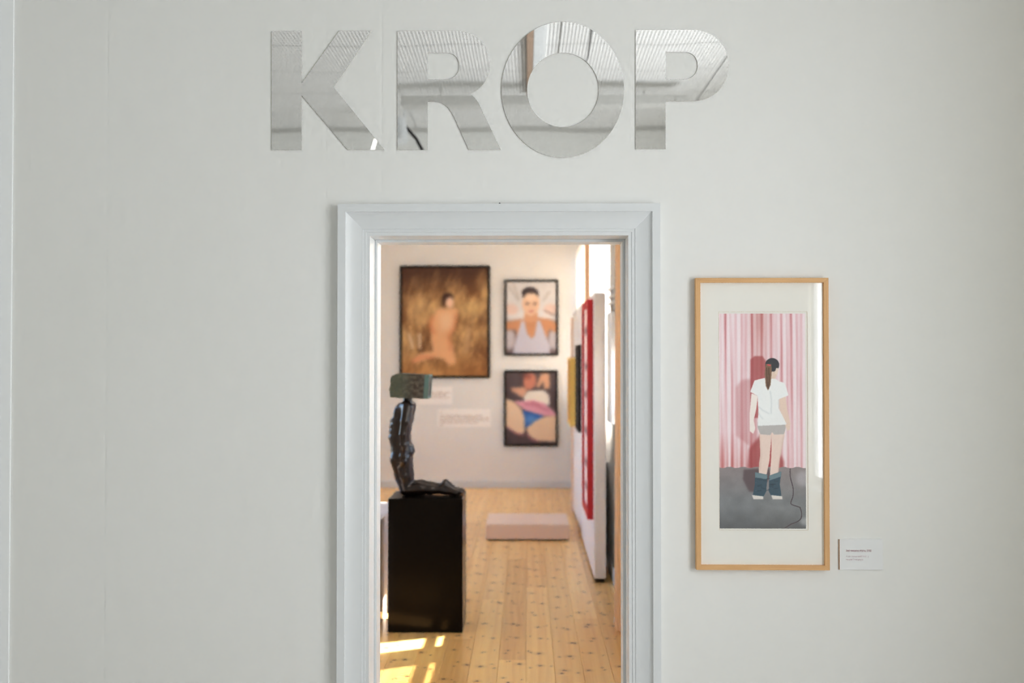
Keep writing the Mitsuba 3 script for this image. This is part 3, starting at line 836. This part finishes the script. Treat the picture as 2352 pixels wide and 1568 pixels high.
hz = bm.vertices[:, 2].max() - 0.035
hd = trimesh.Trimesh(pos, hmesh.tri_verts, process=True)
hd.fix_normals()
obj(f'{key}__head_block', hd, 'bronze_green', 40)
p0, p1 = S(590, 96), S(574, 338)
w_ = 0.0985
rim = []
for (a, b, y0, y1) in ((p0, p1, -w_, -w_ + 0.012), (p0, p1, w_ - 0.012, w_)):
    pts = []
    for q in (a, b):
        for dx in (-0.022, 0.005):
            for y_ in (y0, y1):
                pts.append([q[0] + dx, SY + y_, q[2]])
    rim.append(trimesh.convex.convex_hull(np.array(pts)))
for q in (p0 + [0, 0, -0.004], p1 + [0, 0, 0.004]):
    rim.append(cbox(q[0] - 0.022, q[0] + 0.005, SY - w_, SY + w_, q[2] - 0.006, q[2] + 0.006, 0.002))
obj(f'{key}__head_rim', cat(*rim), 'bronze_rim')
tag(key, 'dark bronze kneeling figure with a green block head on the black plinth', 'sculpture')

# ------------------------------------------------------------------ low pink platform
PY0 = 8.71 - 3.43
a, b = pix(1116, 1230, PY0), pix(1307.5, 1230, PY0)
key = 'platform'
PHt = pix(1200, 1204, PY0)[2]
obj(f'{key}__deck', cbox(a[0], b[0], PY0, PY0 + 0.62, 0.012, PHt, 0.003), 'pink_paint')
obj(f'{key}__base', cbox(a[0] + 0.02, b[0] - 0.02, PY0 + 0.02, PY0 + 0.60, 0.0005, 0.0125), 'dark_gap')
tag(key, 'low pale pink platform on the pine floor before the far wall', 'platform')

# ------------------------------------------------------------------ partition with framed works seen edge on
ZP = 7.09 - 3.43
a, b = pix(1365, 1000, ZP), pix(1391.5, 1000, ZP)
PT = pix(1378, 672, ZP)[2]
key = 'partition'
PYE = 10.35 - 3.43
obj(f'{key}__panel', cbox(a[0], b[0], ZP, PYE, 0.03, PT, 0.004), 'panel_white')
obj(f'{key}__foot', cbox(a[0] + 0.008, b[0] - 0.008, ZP + 0.02, ZP + 0.5, 0.0005, 0.031), 'dark_gap')
obj(f'{key}__foot', cbox(a[0] + 0.008, b[0] - 0.008, PYE - 0.5, PYE - 0.02, 0.0005, 0.031), 'dark_gap')
obj(f'{key}__end_post', cbox(0.450, b[0] - 0.01, PYE + 0.0005, PYE + 0.035, 0.0005, PT - 0.05, 0.003), 'peach_paint')
labels[f'{key}__end_post'] = {'label': 'peach coloured end post'}
tag(key, 'white free standing partition panel along the window wall', 'partition')
PXF = a[0]


def side_frame(name, y0, y1, z0, z1, depth, stile, recess, m, face, face_gain, label, painter):
    """A deep frame hung on the partition's left face, its picture recessed."""
    k = name
    obj(f'{k}__frame', cat(cbox(PXF - depth, PXF - 0.001, y0, y0 + stile, z0, z1, 0.002), cbox(PXF - depth, PXF - 0.001, y1 - stile, y1, z0, z1, 0.002),
                           cbox(PXF - depth, PXF - 0.001, y0 + stile, y1 - stile, z0, z0 + stile, 0.002), cbox(PXF - depth, PXF - 0.001, y0 + stile, y1 - stile, z1 - stile, z1, 0.002)), m)
    Cv = Canvas(24, 120, face)
    painter(Cv)
    me, colr = Cv.mesh(0, 1, z0 + stile * 0.8, z1 - stile * 0.8, 0, face_gain)
    vv = me.vertices.copy()
    me.vertices = np.stack([np.full(len(vv), PXF - depth + recess), y1 - stile * 0.8 - vv[:, 0] * (y1 - y0 - 1.6 * stile), vv[:, 2]], 1)
    obj(f'{k}__picture', me, 'printed', color=colr)
    tag(k, label, 'picture')


def spots(Cv):
    for yy_ in (0.12, 0.3, 0.44, 0.62, 0.78, 0.9):
        Cv.ell(0.5, yy_, 0.4, 0.02, (110, 80, 84), 1.0, 0.8)


y0 = 7.20 - 3.43
side_frame('red_framed_picture', y0, y0 + 0.72, pix(1357, 1193, y0)[2], pix(1357, 687, y0)[2], 0.042, 0.05, 0.016, 'red_paint', (226, 205, 200), 1.1, 'tall red framed picture nearest the free end of the partition', spots)
y0 = 8.80 - 3.43
side_frame('black_framed_picture', y0, y0 + 0.55, pix(1332, 993, y0)[2], pix(1332, 792, y0)[2], 0.026, 0.03, 0.008, 'black_frame', (40, 36, 38), 1.0, 'black framed picture on the partition between the red and the gold frames', lambda c_: None)
y0 = 9.55 - 3.43
side_frame('gold_framed_picture', y0, y0 + 0.6, pix(1318, 979, y0)[2], pix(1318, 821, y0)[2], 0.066, 0.03, 0.02, 'gold_paint', (190, 130, 60), 1.0, 'gold yellow deep framed picture farthest along the partition', lambda c_: None)

# white rack on the pier behind the partition's free end, and a radiator below the window
key = 'wall_rack'
y0 = 3.60
obj(f'{key}__back', cbox(R2_R - 0.012, R2_R - 0.001, 3.52, 3.95, 1.93, 2.89), 'grey_wall')
for z_ in (2.09, 2.035, 1.985):
    obj(f'{key}__bar', cbox(R2_R - 0.035, R2_R - 0.012, 3.52, 3.96, z_ - 0.011, z_ + 0.011, 0.003), 'radiator_white')
obj(f'{key}__box', cbox(R2_R - 0.04, R2_R - 0.001, 3.52, 3.96, 1.13, 1.92, 0.004), 'radiator_white')
tag(key, 'white rack of short bars on the grey pier between the partition and the orange curtain', 'rack')
key = 'radiator'
rz0, rz1 = 0.16, 0.80
obj(f'{key}__panel', cbox(R2_R - 0.040, R2_R - 0.013, 4.2, 6.2, rz0, rz1, 0.006), 'radiator_white')
for y_ in (4.5, 5.8):
    obj(f'{key}__bracket', cbox(R2_R - 0.013, R2_R - 0.0005, y_, y_ + 0.05, 0.3, 0.6), 'radiator_white')
tag(key, 'long white radiator under the sheer curtain behind the partition', 'radiator')
p = pixh(1411, 1432, 0.0)
k = obj('wall_socket', cbox(p[0] - 0.002, p[0] + 0.02, p[1] - 0.02, p[1] + 0.02, 0.001, 0.035, 0.004), 'radiator_white')
tag(k, 'small white block on the floor at the foot of the orange curtain', 'block')

# ------------------------------------------------------------------ three pictures on the far wall
def wall_picture(name, x0, x1, y0, y1, canvas, label, bord=5.0, gain=(0.97, 1.08, 1.18)):
    D = 0.04
    a, b = pix(x0, y1, FAR - D), pix(x1, y0, FAR - D)
    X0, X1, Z0, Z1 = a[0], b[0], a[2], b[2]
    w = bord * 0.00533
    obj(f'{name}__frame', ring(X0 + w, X1 - w, Z0 + w, Z1 - w, X0, X1, Z0, Z1, FAR - D, FAR - 0.001), 'black_frame')
    me, col_ = canvas.mesh(X0 + w * 0.9, X1 - w * 0.9, Z0 + w * 0.9, Z1 - w * 0.9, FAR - D + 0.012, gain)
    obj(f'{name}__photograph', me, 'printed', color=col_)
    tag(name, label, 'picture')


# 1: a figure in a field of dry grass
C = Canvas(150, 188, (150, 100, 60))
X, Y = C.grid()
g1 = fbm2(X * 5, Y * 5, 21)
g2 = fbm2(X * 22 + Y * 10, Y * 9, 22)
base = np.array((112, 70, 40.0)) + (np.array((206, 160, 104.0)) - np.array((112, 70, 40.0))) * np.clip((g1 - 0.32) * 2.2 + (g2 - 0.5) * 0.9, 0, 1)[..., None]
dark = np.clip(1.15 - Y * 3.0 - 0.4 * X, 0, 1) * 0.8 + 0.6 * np.clip(1 - Y * 4, 0, 1) + 0.7 * np.clip((X - 0.72) * 2.5, 0, 1) * np.exp(-((Y - 0.47) / 0.13) ** 2)
base = base + (np.array((66, 38, 26.0)) - base) * np.clip(dark * (1.1 - g2 * 0.6), 0, 0.92)[..., None]
C.c = base
C.c = C.c + (np.array((176, 112, 56.0)) - C.c) * (0.55 * np.clip((Y - 0.75) * 4, 0, 1))[..., None]
for _ in range(260):
    u, w_, L, an = rng.uniform(0, 1), rng.uniform(0.28, 1.0), rng.uniform(0.04, 0.13), rng.normal(1.45, 0.45)
    tone = np.array([(214, 170, 112), (120, 74, 40), (190, 140, 80), (92, 54, 32)][rng.integers(0, 4)], float)
    C.line([(u, w_), (u + L * math.cos(an), w_ - L * math.sin(an))], 0.004, tone, 0.9, 0.5, 1.25)
C.poly([(0.62, 0.34), (0.8, 0.30), (0.98, 0.38), (0.85, 0.44), (0.66, 0.44)], (200, 160, 104), 6, 0.6)
C.ell(0.18, 0.36, 0.12, 0.10, (200, 158, 110), 9, 0.5)
for q in ([(0.09, 0.62), (0.13, 0.74)], [(0.21, 0.62), (0.21, 0.74)]):
    C.line(q, 0.016, (230, 196, 160), 1.5, 0.8, 1.25)
C.line([(0.78, 0.56), (0.76, 0.76)], 0.02, (214, 172, 128), 3, 0.6, 1.25)
sk = (226, 164, 116)
C.poly([(0.40, 0.39), (0.47, 0.37), (0.62, 0.37), (0.655, 0.40), (0.63, 0.50), (0.60, 0.58), (0.55, 0.64), (0.60, 0.74), (0.63, 0.88), (0.55, 0.90), (0.48, 0.84), (0.36, 0.83), (0.16, 0.88), (0.12, 0.85), (0.22, 0.79), (0.36, 0.77), (0.34, 0.66), (0.34, 0.56), (0.33, 0.50)], sk, 2.2, 0.95, 0.01)
C.poly([(0.44, 0.42), (0.60, 0.42), (0.58, 0.56), (0.46, 0.58)], (240, 196, 158), 5, 0.6)
C.line([(0.35, 0.46), (0.33, 0.55), (0.38, 0.60)], 0.02, (196, 106, 62), 3, 0.6, 1.25)
C.line([(0.63, 0.44), (0.62, 0.54), (0.55, 0.63), (0.57, 0.76)], 0.016, (190, 100, 62), 3, 0.55, 1.25)
C.line([(0.12, 0.87), (0.24, 0.82), (0.36, 0.83)], 0.012, (190, 100, 70), 2.5, 0.6, 1.25)
C.ell(0.535, 0.275, 0.060, 0.044, (46, 24, 20), 2)
C.ell(0.485, 0.315, 0.022, 0.05, (52, 28, 22), 2.5)
C.ell(0.557, 0.322, 0.044, 0.050, (236, 186, 156), 2)
wall_picture('black_framed_photograph', 918, 1125, 610, 867.5, C, 'large black framed picture of a figure in golden dry grass on the far wall')
# 2: a woman in a pale vest
C = Canvas(120, 170, (226, 216, 212))
X, Y = C.grid()
C.c -= (18 * fbm2(X * 4, Y * 4, 31))[..., None]
for q in ([(0.05, 0.07), (0.24, 0.26)], [(0.15, 0.05), (0.26, 0.24)], [(0.86, 0.14), (0.74, 0.26)]):
    C.line(q, 0.018, (166, 156, 150), 2, 0.7, 1.42)
C.poly([(0, 0.55), (1, 0.55), (1, 1), (0, 1)], (92, 74, 78), 6, 0.9)
C.ell(0.06, 0.80, 0.12, 0.14, (196, 184, 186), 3, 0.9)
C.ell(0.95, 0.80, 0.12, 0.14, (196, 184, 186), 3, 0.9)
C.ell(0.10, 0.385, 0.14, 0.075, (222, 188, 174), 3, 0.9)
C.ell(0.88, 0.385, 0.14, 0.075, (222, 188, 174), 3, 0.9)
C.line([(0.76, 0.40), (0.9, 0.45), (1.0, 0.47)], 0.012, (90, 70, 66), 1.5, 0.7, 1.42)
C.poly([(0.0, 0.56), (0.22, 0.53), (0.42, 0.52), (0.62, 0.50), (0.85, 0.52), (1.0, 0.57), (1.0, 0.71), (0.86, 0.66), (0.8, 0.8), (0.25, 0.8), (0.18, 0.66), (0.0, 0.67)], (196, 134, 96), 2.5, 1, 0.01)
C.poly([(0.37, 0.42), (0.62, 0.42), (0.64, 0.56), (0.35, 0.56)], (206, 148, 112), 2, 1, 0.01)
C.poly([(0.30, 0.55), (0.36, 0.54), (0.42, 0.72), (0.50, 0.79), (0.56, 0.75), (0.62, 0.53), (0.68, 0.55), (0.78, 0.74), (0.88, 0.90), (0.86, 1.0), (0.14, 1.0), (0.15, 0.90), (0.22, 0.74)], (192, 184, 194), 1.8, 1, 0.01)
C.ell(0.47, 0.16, 0.155, 0.085, (48, 38, 42), 2)
C.ell(0.49, 0.30, 0.170, 0.175, (224, 180, 150), 2)
C.poly([(0.32, 0.12), (0.62, 0.12), (0.655, 0.22), (0.58, 0.165), (0.40, 0.165), (0.33, 0.24)], (48, 38, 42), 2)
C.ell(0.50, 0.22, 0.1, 0.05, (244, 212, 186), 5, 0.7)
for u in (0.42, 0.57):
    C.ell(u, 0.312, 0.045, 0.013, (120, 84, 72), 1.5, 0.75)
    C.ell(u, 0.287, 0.055, 0.008, (120, 90, 76), 1.5, 0.5)
C.ell(0.50, 0.412, 0.055, 0.014, (186, 96, 92), 1.5, 0.8)
C.ell(0.50, 0.365, 0.03, 0.02, (214, 168, 140), 2, 0.5)
wall_picture('black_framed_photograph_001', 1159, 1282, 642.5, 816, C, 'black framed portrait of a woman in a pale vest, above the other small picture', 4.5, (0.9, 0.98, 1.05))
# 3: a reclining person in a white top, pink skirt and blue shorts
C = Canvas(120, 170, (72, 58, 60))
X, Y = C.grid()
C.c += (26 * fbm2(X * 5, Y * 5, 41) - 10)[..., None]
C.poly([(0.10, 0.22), (0.42, 0.21), (0.42, 0.30), (0.34, 0.36), (0.12, 0.26)], (204, 150, 122), 2.5, 1, 0.01)
C.poly([(0.60, 0.20), (0.70, 0.02), (0.86, 0.02), (0.88, 0.22), (0.76, 0.24), (0.74, 0.12), (0.66, 0.22)], (206, 152, 120), 2.5, 1, 0.01)
C.ell(0.48, 0.13, 0.135, 0.115, (190, 118, 96), 2.5, 1, -20)
C.ell(0.42, 0.06, 0.10, 0.04, (120, 62, 56), 3, 0.7)
C.poly([(0.36, 0.34), (0.45, 0.26), (0.75, 0.25), (0.86, 0.32), (0.87, 0.46), (0.36, 0.46)], (226, 208, 192), 2, 1, 0.015)
C.poly([(0.14, 0.40), (0.36, 0.40), (0.56, 0.39), (0.78, 0.44), (1.0, 0.57), (1.0, 0.62), (0.68, 0.61), (0.36, 0.52)], (214, 146, 158), 2, 1, 0.01)
C.line([(0.38, 0.44), (0.60, 0.46), (0.86, 0.54)], 0.014, (166, 74, 96), 2.5, 0.7, 1.42)
C.line([(0.5, 0.41), (0.7, 0.46)], 0.010, (170, 80, 100), 2, 0.7, 1.42)
C.poly([(0.32, 0.53), (0.48, 0.55), (0.74, 0.60), (0.74, 0.66), (0.42, 0.78), (0.36, 0.74)], (48, 92, 158), 2, 1, 0.01)
C.ell(0.50, 0.66, 0.12, 0.05, (96, 150, 196), 4, 0.6)
C.poly([(0.0, 0.37), (0.14, 0.40), (0.30, 0.50), (0.37, 0.62), (0.38, 0.82), (0.32, 0.86), (0.20, 0.84), (0.0, 0.75)], (228, 190, 158), 2.2, 1, 0.012)
C.poly([(0.40, 0.78), (0.58, 0.68), (0.74, 0.62), (1.0, 0.60), (1.0, 0.96), (0.62, 0.95), (0.46, 0.88)], (228, 188, 154), 2.2, 1, 0.012)
C.line([(0.02, 0.76), (0.2, 0.85), (0.36, 0.87)], 0.012, (196, 104, 116), 2, 0.7, 1.42)
C.line([(0.42, 0.86), (0.52, 0.94), (0.64, 0.95)], 0.014, (200, 104, 116), 2, 0.7, 1.42)
wall_picture('black_framed_photograph_002', 1158, 1281, 850.5, 1024, C, 'black framed picture with pink and blue clothing, below the portrait on the far wall', 4.5)


def text_sheet(name, x0, x1, y0, y1, lines, label):
    a, b = pix(x0, y1, FAR - 0.003), pix(x1, y0, FAR - 0.003)
    obj(f'{name}__sheet', cbox(a[0], b[0], FAR - 0.003, FAR - 0.0005, a[2], b[2]), 'label_sheet')
    for (u0, u1, v, h) in lines:
        p0, p1 = pix(u0, v, FAR - 0.003), pix(u1, v, FAR - 0.003)
        dash, x_ = [], p0[0]
        while x_ < p1[0] - 0.01:
            e_ = min(p1[0], x_ + rng.uniform(0.02, 0.075))
            dash.append(cbox(x_, e_, FAR - 0.0034, FAR - 0.003, p0[2], p0[2] + h * 0.0026))
            x_ = e_ + 0.010
        t = cat(*dash)
        obj(f'{name}__text_line', t, 'text_grey')
    tag(name, label, 'text panel')


# the far text is too blurred to read: rows of plain dashes
text_sheet('wall_text', 958, 1038.5, 888, 928.5, [(964, 1033, 903, 4.5), (964, 1024, 908.5, 4.5), (964, 1033, 914, 4.5)], 'pale text sheet on the far wall partly behind the bronze head')
text_sheet('wall_text_001', 1005, 1127, 939, 980, [(1009, 1013, 948, 4.5), (1010, 1108, 955.5, 4.5), (1010, 1122, 961, 4.5), (1010, 1122, 966, 4.5), (1010, 1097, 971.5, 4.5), (1010, 1019, 977, 4.5)], 'pale text sheet on the far wall left of the lower small picture')
